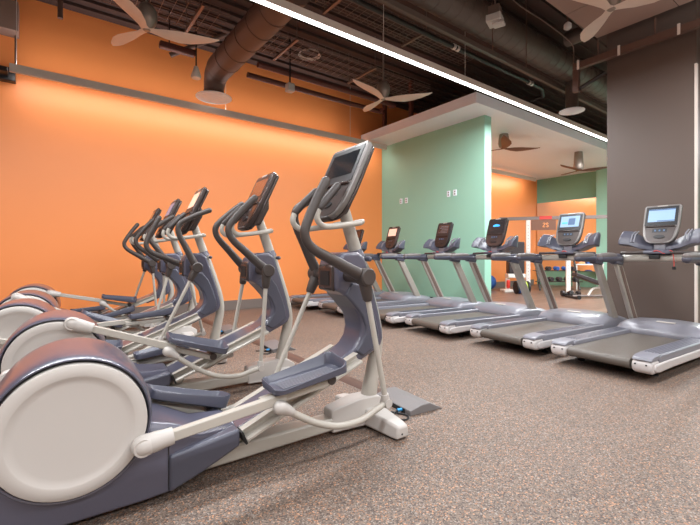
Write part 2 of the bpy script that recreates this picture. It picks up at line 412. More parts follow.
for (x, y, z, lb) in ((3.55, 6.55, 4.42, 'white box device on a rod above the orange wall'), ):
    t = tag(obj('ceiling_sensor', lathe_z(B(), [(.06, 0), (.085, .02), (.085, .11), (.06, .13)], x, y, 8), 'offwhite2') if False else obj('ceiling_sensor', box(B(), x - .07, x + .07, y - .07, y + .07, z - .35, z - .2), 'offwhite', bevel=.02), lb, 'sensor')
    obj('rod', cyl(B(), (x, y, z - .2), (x, y, CZ), .015, seg=8), 'seam', t)
t = tag(obj('spotlight', lathe_z(B(), [(.07, 3.97), (.08, 4.0), (.05, 4.1), (.03, 4.16)], 1.95, 6.75, 16), 'fixture'), 'small round white spotlight left of the brown round duct', 'spotlight')
obj('rod', cyl(B(), (1.95, 6.75, 4.15), (1.95, 6.75, CZ), .012, seg=6), 'darkpipe', t)
tag(obj('duct_fitting', box(B(), 1.45, 2.0, 6.93, 7.05, 4.42, 4.52), 'redpipe', bevel=.02), 'small dark red box duct left of the brown round duct', 'duct')
obj('hanger_rod', cyl(B(), (1.6, 7.0, 4.52), (1.6, 7.0, CZ), .01, seg=6), 'darkpipe', bpy.data.objects['duct_fitting'])
# box device upper right
t = empty('ceiling_sensor', (4.58, 3.03, 4.02), R(20), 'white box sensor hung in front of the large spiral duct', 'sensor')
obj('sensor_body', box(B(), -.10, .10, -.09, .09, .04, .13), 'offwhite', t, bevel=.01)
obj('junction_box', box(B(), -.07, .07, -.07, .07, .135, .25), 'tray', t, bevel=.005)
obj('lens', box(B(), -.06, .06, -.12, .02, .0, .038), 'offwhite', t, bevel=.012)
obj('rod', cyl(B(), (0, 0, .25), (0, 0, 1.08), .012, seg=8), 'tray', t)
tag(obj('flexible_conduit', tube(B(), [(4.3, 3.1, 4.85), (5.11, 3.1, 4.6), (5.8, 3.02, 4.5), (6.4, 2.98, 4.42), (6.6, 2.98, 4.35), (6.62, 2.99, 4.1)], .008, 8, 8), 'tray'), 'pale flexible conduit sagging left of the brown column', 'conduit')
t = tag(obj('fire_sprinkler', cyl(B(), (5.72, 2.66, 4.3), (5.72, 2.66, CZ), .012, seg=8), 'duct'), 'small white ceiling device between conduit and suspended panel', 'sprinkler')
obj('sprinkler_head', lathe_z(B(), [(.025, 4.2), (.05, 4.22), (.05, 4.27), (.02, 4.3)], 5.72, 2.66, 14), 'offwhite', t)
# strut in front of the column
t = tag(obj('steel_strut', box(B(), 6.5, 6.58, .2, 2.95, 3.96, 4.06), 'duct', bevel=.006), 'brown steel strut crossing in front of top of the brown column', 'strut')
obj('strut_drop', box(B(), 6.5, 6.58, 2.87, 2.95, 3.62, 3.955), 'duct', t)
b = B(); 
for y in (1.9, 2.6): cyl(b, (6.54, y, 4.06), (6.54, y, CZ if False else 4.3), .012, seg=8)
obj('strut_rod', b, 'duct', t)
for y in (1.62, 2.3, 2.85): obj('strut_clamp', box(B(), 6.485, 6.499, y, y + .03, 3.94, 4.08), 'fixture', t)
obj('brace', cyl(B(), (6.54, 2.86, 3.66), (6.72, 2.58, 3.85), .03, seg=8), 'darkpipe', t)
for i, (x, y, z, lb) in enumerate(((5.05, 3.38, 4.3, 'left one of two thin rods in front of the large spiral duct'), (5.9, 3.36, 4.3, 'right one of two thin rods in front of the large spiral duct'))):
    drop(x, y, z - .3, CZ, .008, 'duct', lb)
# steel posts over the white ceiling slab
for i, (y, lb) in enumerate(((7.4, 'dark vertical strut above white ceiling edge, left one'), (6.5, 'dark vertical strut above white ceiling edge, right one'))):
    tag(obj('hanger_strut', box(B(), 6.6, 6.68, y, y + .08, 4.131, CZ), 'redpipe'), lb, 'strut')

# ------------------------------------------------------------ ceiling fans
def fan(x, y, z, rot, r, top, blade, hub, label, hubstyle=0):
    t = empty('ceiling_fan', (x, y, z), rot, label, 'ceiling fan')
    b = B()
    if hubstyle: lathe_z(b, [(.04, .0), (.11, .04), (.13, .12), (.12, .2), (.10, top - z)], 0, 0, 24)
    else: lathe_z(b, [(.03, -.02), (.075, .02), (.11, .09), (.125, .16), (.115, .23), (.07, .30), (.03, .32)], 0, 0, 24)
    obj('motor', b, hub, t)
    if not hubstyle: obj('downrod', cyl(B(), (0, 0, .31), (0, 0, top - z), .018, seg=10), hub, t)
    for k in range(3):
        a = R(120 * k); ca, sa = math.cos(a), math.sin(a); secs = []
        for s_, wd, dz, tw, off in ((.02, .05, .0, 0, 0), (.12, .055, .0, 12, .005), (.25, .085, .004, 14, .02), (.45, .115, .01, 12, .03), (.62, .11, .018, 9, .02), (.8, .08, .03, 6, -.01), (.93, .045, .045, 3, -.03), (1.0, .012, .06, 0, -.045)):
            ring = []; tw *= -.9
            for q in range(8):
                th = 2 * PI * q / 8; cc, ss = math.cos(th) * wd, math.sin(th) * .009
                yy = off + cc * math.cos(R(tw)) - ss * math.sin(R(tw)); zz = dz + cc * math.sin(R(tw)) + ss * math.cos(R(tw))
                ring.append((s_ * r * ca - yy * sa, s_ * r * sa + yy * ca, zz))
            secs.append(ring)
        obj('blade', loft(B(), secs), blade, t)
    return t
fan(1.0, 5.52, 3.9, R(-9), .86, CZ, 'fan', 'fan_metal', 'pale three-bladed ceiling fan at upper left over the trainers')
fan(4.83, 5.45, 3.9, R(-43), .86, CZ, 'fan', 'fan_metal', 'pale three-bladed ceiling fan left of the white ceiling edge')
fan(5.12, 1.9, 3.9, R(44.5), .84, 4.3, 'fan', 'fan_metal', 'pale three-bladed ceiling fan under the suspended panel at upper right')
fan(8.58, 5.44, 3.60, R(-25), .92, 3.93, 'fan_dark', 'fan_metal', 'brown-bladed ceiling fan next to the green wall, under white ceiling', 1)
fan(11.7, 5.15, 3.42, R(58), .85, 3.93, 'fan_dark', 'fan_metal', 'brown-bladed ceiling fan nearest the brown column, under white ceiling', 1)

# ------------------------------------------------------------ console (shared shape)
def console(parent, P0, tilt, W, Hh, frame, screen, lit=None, thick=.05):
    """P0 bottom centre (x,z) of the face, tilt from vertical, faces -x"""
    st, ct = math.sin(tilt), math.cos(tilt)
    def f(u, v, wv): # u lateral(+y is left), v up the face, wv depth behind the face
        return (P0[0] + v * st + wv * ct, u, P0[1] + v * ct - wv * st)
    def outline(s_, ins=0):
        pts = []; W2 = W / 2 - ins
        pts += [(-W2 + .02, Hh - ins), (-W2, Hh - ins - .02), (-W2, Hh * .55), (-W2 * .97, Hh * .34), (-W2 * .90, Hh * .19), (-W2 * .76, Hh * .08), (-W2 * .55, ins + .008), (-W2 * .25, ins)]
        return pts + [(-u, v) for u, v in pts[::-1]]
    def plate(bm, pts, w0, w1):
        a = [bm.verts.new(f(u, v, w0)) for u, v in pts]; b_ = [bm.verts.new(f(u, v, w1)) for u, v in pts]
        bm.faces.new(a); bm.faces.new(b_[::-1])
        for i in range(len(pts)):
            j = (i + 1) % len(pts); bm.faces.new([a[i], a[j], b_[j], b_[i]])
        return bm
    def rect(u0, u1, v0, v1): return [(u0, v0), (u1, v0), (u1, v1), (u0, v1)]
    c = obj('console', plate(B(), outline(0), 0, thick * .55), frame, parent, bevel=.008)
    obj('console_back', plate(B(), outline(0, .006), thick * .56, thick), 'darkframe', c, bevel=.012)
    fa = [(u * .88, .03 + (v - .03) * .97) for u, v in outline(0, .012) if v < Hh * .7]
    fa = [(-W * .44, Hh * .44)] + [(u, v) for u, v in fa if v < Hh * .4] + [(W * .44, Hh * .44)]
    obj('fascia', plate(B(), fa, -.003, .001), 'fascia_grey' if frame == 'silver' else frame, c, bevel=.003)
    obj('bezel', plate(B(), rect(-W * .44, W * .44, Hh * .46, Hh * .955), -.004, .002), 'black', c, bevel=.004)
    obj('screen', plate(B(), rect(-W * .36, W * .36, Hh * .56, Hh * .89), -.006, -.003), screen, c)
    obj('tray_lip', plate(B(), rect(-W * .4, W * .4, Hh * .415, Hh * .445), -.018, .001), 'darkframe', c, bevel=.004)
    obj('keypad', plate(B(), rect(-W * .20, W * .20, Hh * .28, Hh * .38), -.004, .001), 'black', c)
    b = B()
    for u in (-.12, 0, .12): plate(b, rect(u * W - .008, u * W + .008, Hh * .31, Hh * .35), -.007, -.003)
    obj('key', b, 'screen_mid' if lit else 'slate3', c)
    b = B(); cx = Hh * .17
    plate(b, [(W * .16 * math.cos(R(a)), cx + Hh * .05 * math.sin(R(a))) for a in range(0, 360, 30)], -.010, .001)
    obj('button_pad', b, 'black', c, bevel=.003)
    obj('nameplate', plate(B(), rect(-W * .14, W * .14, Hh * .962, Hh * .985), -.003, .002), 'offwhite', c)
    if lit == 'glyph':
        b = B()
        for k in range(3):
            plate(b, [(W * (.12 * math.cos(R(a)) + (k - 1) * .07), Hh * (.73 + .035 * math.sin(R(a)) + (k % 2) * .02)) for a in range(0, 360, 45)], -.009, -.0065)
        obj('screen_glyph', b, 'glyph_blue', c)
    if lit == 'picture':
        b = B()
        plate(b, rect(-W * .2, W * .05, Hh * .62, Hh * .82), -.009, -.0065); obj('screen_picture', b, 'screen_mid', c)
        obj('screen_text', plate(B(), rect(W * .08, W * .3, Hh * .66, Hh * .71), -.009, -.0065), 'glyph_blue', c)
    if lit == 'lines':
        b = B()
        for k in range(5): plate(b, rect(-W * .3, W * (.28 - .08 * (k % 3)), Hh * (.58 + .06 * k), Hh * (.59 + .06 * k)), -.009, -.0065)
        obj('screen_text', b, 'slate3', c)
    if lit == 'page':
        obj('screen_header', plate(B(), rect(-W * .36, W * .36, Hh * .86, Hh * .885), -.009, -.0065), 'screen_mid', c)
        obj('screen_footer', plate(B(), rect(-W * .36, W * .1, Hh * .57, Hh * .59), -.009, -.0065), 'screen_mid', c)
    return c

# ============================================================ ELLIPTICAL TRAINERS
HUB = (-.155, .99)
def hrot(p, a):
    x, z = p; return (HUB[0] + x * math.cos(a) - z * math.sin(a), HUB[1] + x * math.sin(a) + z * math.cos(a))
def circ_int(c0, r0, c1, r1):
    dx, dz = c1[0] - c0[0], c1[1] - c0[1]; d = math.hypot(dx, dz); d = min(d, (r0 + r1) * .9999)
    a = (r0 * r0 - r1 * r1 + d * d) / (2 * d); h = math.sqrt(max(0, r0 * r0 - a * a))
    mx_, mz = c0[0] + a * dx / d, c0[1] + a * dz / d
    q = [(mx_ + s_ * h * dz / d, mz - s_ * h * dx / d) for s_ in (1, -1)]
    return max(q, key=lambda p: p[0])
def ell(x, y, rot, phase, label, frame, screen, lit=None):
    t = empty('elliptical_trainer', (x, y, 0), R(rot), label, 'elliptical trainer', 'row of elliptical trainers')
    # base beam, rear foot
    b = B(); loft(b, [[(X, -w_, z0), (X, w_, z0), (X, w_, z1), (X, -w_, z1)] for X, w_, z0, z1 in ((-1.5, .07, .025, .12), (-1.1, .068, .025, .115), (-.2, .055, .03, .105), (.03, .055, .03, .10))])
    obj('base_beam', b, 'offwhite2', t, bevel=.012)
    obj('rear_foot', box(B(), -1.72, -1.62, -.22, .22, 0, .035), 'seam', t, bevel=.008)
    # front foot: crossbar and casting
    b = B()
    loft(b, [[(X0, Y, z0), (X1, Y, z0), (X1 - .012, Y, z1), (X0 + .012, Y, z1)] for Y, X0, X1, z0, z1 in ((-.35, .03, .13, .012, .085), (-.30, .02, .14, .012, .095), (-.1, -.01, .15, .02, .12), (.1, -.01, .15, .02, .12), (.30, .02, .14, .012, .095), (.35, .03, .13, .012, .085))])
    ff = obj('front_foot', b, 'offwhite', t, bevel=.014, seg=3)
    obj('level_pad', box(B(), .04, .12, -.32, -.26, 0, .012), 'seam', ff); obj('level_pad', box(B(), .04, .12, .26, .32, 0, .012), 'seam', ff)
    obj('bolt', cyl(B(), (.07, -.352, .04), (.07, -.345, .04), .006, seg=10), 'seam', ff)
    b = B(); loft(b, [[(X, -w_, .02), (X, w_, .02), (X, w_ * .75, z1), (X, -w_ * .75, z1)] for X, w_, z1 in ((-.24, .062, .150), (-.22, .068, .158), (-.03, .085, .19), (.12, .085, .185), (.20, .06, .13))])
    obj('foot_casting', b, 'offwhite', t, bevel=.008, seg=2)
    # mast
    b = B(); tube(b, [(.085, 0, .17), (.115, 0, .32), (.15, 0, .50), (.135, 0, .66), (.075, 0, .86), (.0, 0, 1.08), (-.065, 0, 1.26), (-.12, 0, 1.42), (-.145, 0, 1.50)], [.055, .047, .044, .044, .044, .043, .041, .038, .036], 20, 5)
    obj('mast', b, 'offwhite2', t)
    # C shaped mast housing
    poly = [(-.245, 1.05), (-.235, 1.09), (-.18, 1.135), (-.07, 1.135), (-.02, 1.10), (.0, 1.05), (.055, .88), (.10, .73), (.125, .62), (.13, .57), (.115, .525), (.06, .495), (-.04, .45), (-.14, .405), (-.21, .38), (-.21, .475), (-.15, .505), (-.10, .54), (-.06, .59), (-.045, .65), (-.06, .72), (-.10, .79), (-.15, .85), (-.205, .885), (-.245, .90)]
    h = obj('mast_housing', prism(B(), poly, -.105, .105), 'slate', t, bevel=.022, seg=3)
    p2 = [(-.18, .87), (-.12, .81), (-.055, .735), (-.025, .665), (-.03, .61), (-.07, .55), (-.10, .515), (-.04, .475), (.04, .515), (.085, .56), (.08, .63), (.05, .73), (.0, .85), (-.06, .93), (-.13, .945)]
    obj('side_panel', prism(B(), p2, -.118, .118), 'slate2', h, bevel=.012, seg=3)
    fr = obj('pocket_frame', prism(B(), [(-.26, .905), (-.26, 1.045), (-.235, 1.065), (-.235, .89)], -.085, .085), 'darkframe', h, bevel=.01)
    obj('pocket', box(B(), -.264, -.25, -.052, .052, .93, 1.02), 'seam', fr)
    # ramp: a slate spine with a pale C channel along each side
    SL = .40
    def rz(X): return .507 + SL * (X + .14)
    def along(X, off): n_ = math.hypot(1, SL); return (X - off * SL / n_, rz(X) + off / n_)
    for s_ in (-1, 1):
        prof = [(.112, -.062), (.182, -.062), (.182, -.048), (.168, -.040), (.142, -.044), (.132, -.038), (.132, -.016), (.150, -.006), (.158, -.006), (.158, .0), (.112, .0)]
        secs = [[(along(X, o_)[0], s_ * yy, along(X, o_)[1]) for yy, o_ in prof] for X in (-.85, -.12)]
        obj('ramp_track', loft(B(), secs), 'offwhite2', t, bevel=.002)
        obj('track_end', prism(B(), [along(-.862, -.066), along(-.862, .006), along(-.851, .006), along(-.851, -.066)], s_ * .108, s_ * .188), 'seam', t, bevel=.002)
    obj('ramp_cover', prism(B(), [along(-1.0, -.06), along(-1.0, .0), along(-.19, .0), along(-.19, -.06)], -.111, .111), 'slate', t, bevel=.008)
    obj('ramp_support', prism(B(), [(-.84, .12), (-.76, .12), (-.70, .24), (-.80, .21)], -.05, .05), 'offwhite2', t, bevel=.006)
    # rear housing: arch shell with the round fairing below it
    cx, cz = -1.56, .432
    prof = [(-.215, 0), (-.19, .264), (-.228, .267), (-.243, .271), (-.245, .276), (-.236, .281), (-.205, .287), (-.15, .291), (-.08, .292), (0, .292)]
    prof += [(-y_, r_) for y_, r_ in prof[:-1][::-1]]
    sh = obj('rear_housing', lathe_y(B(), prof, cx, cz, 72), 'slate', t, smooth=50)
    secs = []
    for X, w_, z0, z1 in ((-1.90, .14, .12, .3), (-1.84, .17, .06, .36), (-1.6, .19, .035, .42), (-1.32, .19, .035, .38), (-1.2, .18, .035, .345), (-1.05, .15, .065, .27), (-.87, .125, .12, .255)):
        secs.append([(X, -w_, z0), (X, w_, z0), (X, w_, z1 - .03), (X, w_ - .03, z1), (X, -w_ + .03, z1), (X, -w_, z1 - .03)])
    fa = obj('lower_fairing', loft(B(), secs), 'slate', t, bevel=.012, seg=3)
    b = B(); loft(b, [[(X, -w_, z0), (X, w_, z0), (X, w_, z1), (X, -w_, z1)] for X, w_, z0, z1 in ((-1.20, .195, .036, .205), (-1.05, .192, .085, .222), (-.868, .187, .160, .245))])
    obj('side_fairing', b, 'slate2', t, bevel=.015, seg=3)
    obj('seam_line', box(B(), -1.203, -1.199, -.1825, .1825, .05, .33), 'seam', fa)
    knuckle_r = .262
    for s_ in (-1, 1):
        ph = R(phase if s_ < 0 else phase + 180)
        # crank cover disc
        dprof = [(s_ * .215, 0.0001), (s_ * .2545, .0001), (s_ * .2555, .10), (s_ * .258, .18), (s_ * .260, .200), (s_ * .2655, .210), (s_ * .267, .215), (s_ * .266, .255), (s_ * .262, .2595), (s_ * .215, .260)]
        dc = obj('crank_cover', lathe_y(B(), dprof, cx, cz, 64), 'offwhite', t, smooth=45)
        K = (cx + knuckle_r * math.cos(ph), cz + knuckle_r * math.sin(ph))
        # roller position on the ramp line
        best = None
        for i in range(400):
            X = -1.05 + i * .0025; p = along(X, .012); e_ = abs(math.hypot(p[0] - K[0], p[1] - K[1]) - .95)
            if best is None or e_ < best[0]: best = (e_, p)
        Rl = best[1]; be = math.atan2(Rl[1] - K[1], Rl[0] - K[0]); cb, sb = math.cos(be), math.sin(be)
        def A(l_, o_=0): return (K[0] + l_ * cb - o_ * sb, K[1] + l_ * sb + o_ * cb)
        ya = s_ * .302
        arm = obj('pedal_arm', prism(B(), [A(.08, -.022), A(.60, -.024), A(.66, -.014), A(.66, .022), A(.60, .026), A(.08, .022)], ya - s_ * .0, ya - s_ * .04), 'offwhite2', t, bevel=.005)
        b = B(); tube(b, [(A(-.0)[0], ya - s_ * .018, A(0)[1]), (A(.05)[0], ya - s_ * .018, A(.05)[1]), (A(.085)[0], ya - s_ * .018, A(.085)[1]), (A(.12)[0], ya - s_ * .018, A(.12)[1])], [.042, .042, .038, .036], 20)
        b2 = b; capsule(b2, [(A(0)[0], ya - s_ * .018, A(0)[1]), (A(.02)[0], ya - s_ * .018, A(.02)[1])], .044, 20)
        cyl(b2, (K[0], s_ * .255, K[1]), (K[0], s_ * .317, K[1]), .036)
        obj('knuckle', b2, 'offwhite', arm, smooth=60)
        # inner arm under pedal to the roller
        b = B(); prism(b, [A(.55, -.03), A(.95, -.03), A(.95, .008), A(.55, .008)], s_ * .19, s_ * .27)
        obj('pedal_carrier', b, 'offwhite2', arm, bevel=.006)
        obj('roller', cyl(B(), (A(.95)[0], s_ * .145, A(.95)[1]), (A(.95)[0], s_ * .275, A(.95)[1]), .026), 'rubber', arm)
        # pedal: shallow tray with a raised rim and high front
        tp = R(1); U = (math.cos(be + tp), math.sin(be + tp)); P0_ = A(.585, .036)
        def pd(l_, yy, h_): return (P0_[0] + l_ * U[0] - h_ * U[1], s_ * yy, P0_[1] + l_ * U[1] + h_ * U[0])
        L_, n_ = .44, 12; yc, hw = .245, .108
        ol = rrect(L_, 2 * hw, .045, 4); rings = []
        def ring(ins, hf): 
            r_ = []
            for u_, v_ in ol:
                k_ = 1 - ins / (L_ / 2); k2 = 1 - ins / hw
                r_.append(pd(L_ / 2 + u_ * k_, yc + v_ * k2, hf((u_ + L_ / 2) / L_) * (1 - .22 * v_ / hw)))
            return r_
        rim = lambda q: .032 + .040 * max(0, (q - .62) / .38) ** 1.5 + .012 * max(0, (.15 - q) / .15)
        secs = [ring(.02, lambda q: -.005), ring(.002, lambda q: .006), ring(0, lambda q: rim(q) - .004), ring(.004, rim), ring(.009, lambda q: rim(q) - .003), ring(.02, lambda q: .014), ring(.03, lambda q: .01)]
        pe = obj('pedal', loft(B(), secs), 'slate2', t, smooth=50)
        b = B()
        for k in range(7):
            v0 = yc - .048 + k * .016
            a4 = [pd(.06, v0, .011), pd(.38, v0, .011), pd(.38, v0 + .006, .011), pd(.06, v0 + .006, .011)]
            b4 = [pd(.06, v0, .015), pd(.38, v0, .015), pd(.38, v0 + .006, .015), pd(.06, v0 + .006, .015)]
            va = [b.verts.new(p) for p in a4]; vb = [b.verts.new(p) for p in b4]
            b.faces.new(vb); 
            for i in range(4): b.faces.new([va[i], va[(i + 1) % 4], vb[(i + 1) % 4], vb[i]])
        obj('tread', b, 'slate3', pe)
        # swing arm
        ball = A(.615, -.03); J = circ_int(HUB, .79, ball, .735)
        al = math.atan2(J[0] - HUB[0], HUB[1] - J[1])   # rod angle from vertical
        th = al - R(10.5)
        yh = s_ * .268
        g = [(0, 0), (-.105, .05), (-.21, .105), (-.31, .155), (-.365, .20), (-.385, .255), (-.365, .32), (-.31, .43), (-.245, .54)]
        gp = [hrot(p, th) for p in g]
        sw = obj('swing_handle', capsule(B(), [(p[0], yh, p[1]) for p in gp], [.038, .034, .031, .0275, .026, .026, .026, .026, .027], 14, 4), 'rubber', t)
        obj('hub_cap', tube(B(), [(HUB[0], s_ * .10, HUB[1]), (HUB[0], s_ * .235, HUB[1]), (HUB[0], s_ * .24, HUB[1]), (HUB[0], s_ * .315, HUB[1]), (HUB[0], s_ * .322, HUB[1])], [.04, .04, .05, .052, .044], 24), 'rubber', t)
        def rod(l_): return (HUB[0] + (J[0] - HUB[0]) * l_, yh, HUB[1] + (J[1] - HUB[1]) * l_)
        obj('rod_sleeve', tube(B(), [rod(0), rod(.10), rod(.17), rod(.185)], [.04, .036, .030, .024], 16), 'rubber', sw)
        obj('connecting_rod', cyl(B(), rod(.15), rod(.97), .0165, seg=14), 'offwhite2', sw)
        jn = obj('lower_joint', tube(B(), [rod(.93), rod(.97), rod(1.03)], [.024, .026, .022], 16), 'offwhite', sw)
        b = B(); cyl(b, (J[0], yh - .03, J[1]), (J[0], yh + .03, J[1]), .026); obj('pivot', b, 'offwhite', jn)
        # curved link between ball and joint
        def mid(k_, dz): return (ball[0] + (J[0] - ball[0]) * k_, (s_ * .315) + (yh - s_ * .315) * k_, ball[1] + (J[1] - ball[1]) * k_ - dz)
        obj('curved_link', tube(B(), [mid(.0, 0), mid(.12, .04), mid(.3, .092), mid(.5, .118), mid(.72, .095), mid(.88, .042), mid(1, .0)], .0185, 14, 5), 'offwhite2', sw)
        b = B(); capsule(b, [mid(-.005, 0), mid(.015, .004), mid(.085, .025)], [.036, .035, .022], 16)
        obj('ball_joint', b, 'offwhite', sw, smooth=60)
        # fixed handlebar half
        yb = s_ * .15
        b = tube(B(), [(-.02, 0, 1.325), (-.04, s_ * .08, 1.325), (-.10, s_ * .13, 1.315), (-.30, yb, 1.285), (-.37, yb, 1.29), (-.405, yb, 1.335), (-.38, yb, 1.40), (-.33, s_ * .145, 1.45)], .018, 12, 5)
        capsule(b, [(-.11, s_ * .12, 1.316), (-.06, s_ * .12, 1.326)], .018)
        fb = obj('fixed_handlebar', b, 'offwhite2', t)
        obj('grip', capsule(B(), [(-.385, yb, 1.39), (-.33, s_ * .145, 1.45), (-.25, s_ * .13, 1.53)], .0235, 14), 'grip', fb)
    obj('neck_collar', tube(B(), [(-.02, 0, 1.10), (-.035, 0, 1.15)], [.062, .05], 20), 'slate', t)
    obj('release_knob', capsule(B(), [(.03, -.05, 1.09), (.03, -.085, 1.09)], .016), 'slate2', t)
    # console on its bracket
    obj('console_bracket', prism(B(), [(-.20, 1.37), (-.13, 1.37), (-.05, 1.52), (-.05, 1.62), (-.10, 1.60)], -.07, .07), 'darkframe', t, bevel=.02)
    console(t, (-.285, 1.345), R(25), .41, .53, frame, screen, lit, .065)
    obj('cup_tray', prism(B(), [(-.30, 1.34), (-.24, 1.32), (-.19, 1.37), (-.25, 1.39)], -.08, .08), 'grip', t, bevel=.015)
    return t
ell(1.655, 2.115, -1.9, -25, 'elliptical trainer nearest the camera, dark tinted screen in silver console', 'silver', 'screen')
ell(1.62, 3.32, -4, 70, 'second elliptical trainer from the camera, bronze console, left of the nearest one', 'darkframe', 'screen_brown')
ell(1.39, 4.45, -4, 172, 'third elliptical trainer from the camera, middle of the row of five', 'darkframe', 'screen_pink')
ell(1.40, 5.54, -4, 104, 'fourth elliptical trainer, bluish lit console, second from the orange wall', 'darkframe', 'screen_mid')
ell(1.43, 6.80, -4, 44, 'elliptical trainer furthest back, closest to the orange wall', 'darkframe', 'screen_brown')

# ============================================================ TREADMILLS
def tread(x, y, rot, label, frame, screen, lit=None, cord=False, hoodlabel=None):
    t = empty('treadmill', (x, y, 0), R(rot), label, 'treadmill', 'row of treadmills')
    # running belt
    b = B(); prof = [(2.0, .195)] + [(.045 + .045 * math.cos(R(a)) - .045, .15 + .045 * math.sin(R(a))) for a in range(90, 271, 20)] + [(2.0, .105)]
    be = obj('running_belt', prism(B(), prof, -.277, .277), 'belt', t)
    obj('deck_frame', box(B(), .12, 2.1, -.40, .40, .07, .10), 'seam', t)
    for s_ in (-1, 1):
        # side rail: slate top plate with ridges, pale skirt, rear cap
        secs = []
        rl = obj('side_rail', prism(B(), [(.11, .172), (.11, .228), (.16, .238), (1.55, .238), (1.55, .172)], s_ * .28, s_ * .455), 'slate3', t, bevel=.01)
        b = B()
        for k in range(5): yy = s_ * (.305 + k * .027); box(b, .2, 1.4, min(yy, yy + s_ * .012), max(yy, yy + s_ * .012), .237, .2405)
        obj('rail_ridge', b, 'slate2', rl)
        b = B(); poly = [(-.0, .15), (.02, .172), (.20, .178), (2.05, .178), (2.05, .10), (.35, .10), (.10, .092), (.03, .10), (.0, .12)]
        obj('side_skirt', prism(b, poly, s_ * .365, s_ * .465), 'skirt', t, bevel=.016, seg=3)
        cp = obj('rear_cap', prism(B(), [(-.045, .15), (-.03, .192), (.03, .200), (.115, .200), (.115, .09), (.0, .085), (-.035, .105)], s_ * .292, s_ * .452), 'skirt', t, bevel=.02, seg=3)
        obj('cap_top', prism(B(), [(-.035, .198), (-.02, .222), (.03, .236), (.15, .243), (.15, .200)], s_ * .295, s_ * .45), 'slate3', cp, bevel=.006)
        b = B()
        for yy in (.325, .41): cyl(b, (-.0475, s_ * yy, .165), (-.035, s_ * yy, .165), .007, seg=10)
        obj('screw', b, 'seam', cp)
        ft = obj('foot', cyl(B(), (.33, s_ * .33, .012), (.33, s_ * .33, .08), .009, seg=10), 'seam', t)
        obj('foot_pad', tube(B(), [(.33, s_ * .33, 0), (.33, s_ * .33, .012), (.33, s_ * .33, .02)], [.035, .035, .014], 16), 'seam', ft)
        # upright
        b = B(); secs = []
        for X, Z, w_ in ((1.79, .20, .085), (1.70, .34, .08), (1.29, 1.04, .07)):
            secs.append([(X - w_, s_ * .385, Z), (X + w_, s_ * .385, Z + .0), (X + w_ * .8, s_ * .435, Z), (X - w_ * .8, s_ * .435, Z)])
        up = obj('upright', loft(b, secs), 'alu', t, bevel=.008)
        secs = []
        for X, Z, w_ in ((1.76, .24, .035), (1.33, .98, .03)):
            secs.append([(X - w_, s_ * .380, Z), (X + w_, s_ * .380, Z), (X + w_, s_ * .386, Z), (X - w_, s_ * .386, Z)])
        obj('upright_channel', loft(B(), secs), 'upbrown', up)
        # handrail: slate moulding, dark grip pad on top, end joint
        hr = obj('handrail', capsule(B(), [(.88, s_ * .40, 1.072), (1.1, s_ * .405, 1.072), (1.24, s_ * .41, 1.07), (1.33, s_ * .41, 1.06)], [.038, .044, .046, .05], 16, 3, 1.1), 'slate2', t)
        obj('grip', capsule(B(), [(.88, s_ * .40, 1.10), (1.06, s_ * .405, 1.105), (1.2, s_ * .405, 1.103)], [.035, .04, .036], 14, 0, 1.1), 'grip2', hr)
        obj('rail_joint', prism(B(), [(1.19, 1.01), (1.19, 1.125), (1.36, 1.13), (1.41, 1.07), (1.37, .985)], s_ * .37, s_ * .45), 'slate2', hr, bevel=.015, seg=3)
        # wing tray beside the console
        secs = []
        for yy, x0, x1, z0, z1 in ((.06, 1.345, 1.50, 1.165, 1.25), (.20, 1.33, 1.50, 1.19, 1.335), (.30, 1.31, 1.49, 1.235, 1.40), (.38, 1.27, 1.45, 1.24, 1.41), (.395, 1.28, 1.42, 1.25, 1.38)):
            secs.append([(x0, s_ * yy, z0), (x1 - .03, s_ * yy, z0 - .02), (x1, s_ * yy, z1 - .02), (x1 - .04, s_ * yy, z1), (x0 + .05, s_ * yy, z1 - .06 * (z1 - z0) / .15), (x0 + .012, s_ * yy, z0 + .045)])
        wt = obj('accessory_tray', loft(B(), secs), 'slate2', t, bevel=.008)
        b = B()
        for yy in (.235, .265): 
            q = sorted((s_ * yy, s_ * (yy + .012)))
            prism(b, [(1.315, 1.27), (1.36, 1.355), (1.45, 1.40), (1.455, 1.392), (1.367, 1.345), (1.325, 1.265)], q[0], q[1])
        obj('tray_rib', b, 'slate3', wt)
    # motor hood
    prof = [(1.33, .19), (1.33, .240), (1.37, .285), (1.43, .322), (1.54, .342), (1.80, .338), (2.05, .28), (2.2, .20), (2.24, .10), (2.2, .07), (1.4, .07)]
    secs = []
    for yy, k_ in ((-.46, .72), (-.43, .86), (-.37, .95), (-.2, 1.0), (0, 1.03), (.2, 1.0), (.37, .95), (.43, .86), (.46, .72)):
        secs.append([(1.78 + (X - 1.78) * (.9 + .1 * min(1, k_)) if abs(yy) > .4 else X, yy, .07 + (Z - .07) * k_) for X, Z in prof])
    hd = obj('motor_hood', loft(B(), secs), 'slate3', t, smooth=50)
    obj('hood_badge', prism(B(), [(1.46, .338), (1.50, .345), (1.50, .350), (1.46, .343)], -.11, .07), 'offwhite', hd)
    # crossbar with dark heart-rate bar above
    cb = obj('crossbar', tube(B(), [(1.39, -.385, 1.075), (1.36, -.2, 1.078), (1.36, .2, 1.078), (1.39, .385, 1.075)], .040, 16, 4), 'offwhite2', t)
    obj('sensor_bar', tube(B(), [(1.32, -.38, 1.135), (1.29, -.15, 1.14), (1.29, .15, 1.14), (1.32, .38, 1.135)], .018, 12, 4), 'grip', cb)
    obj('center_cover', prism(B(), [(1.265, 1.125), (1.27, 1.165), (1.40, 1.18), (1.43, 1.12), (1.36, 1.118)], -.13, .13), 'slate2', cb, bevel=.012)
    obj('safety_switch', box(B(), 1.265, 1.3, -.03, .07, 1.07, 1.115), 'seam', cb, bevel=.006)
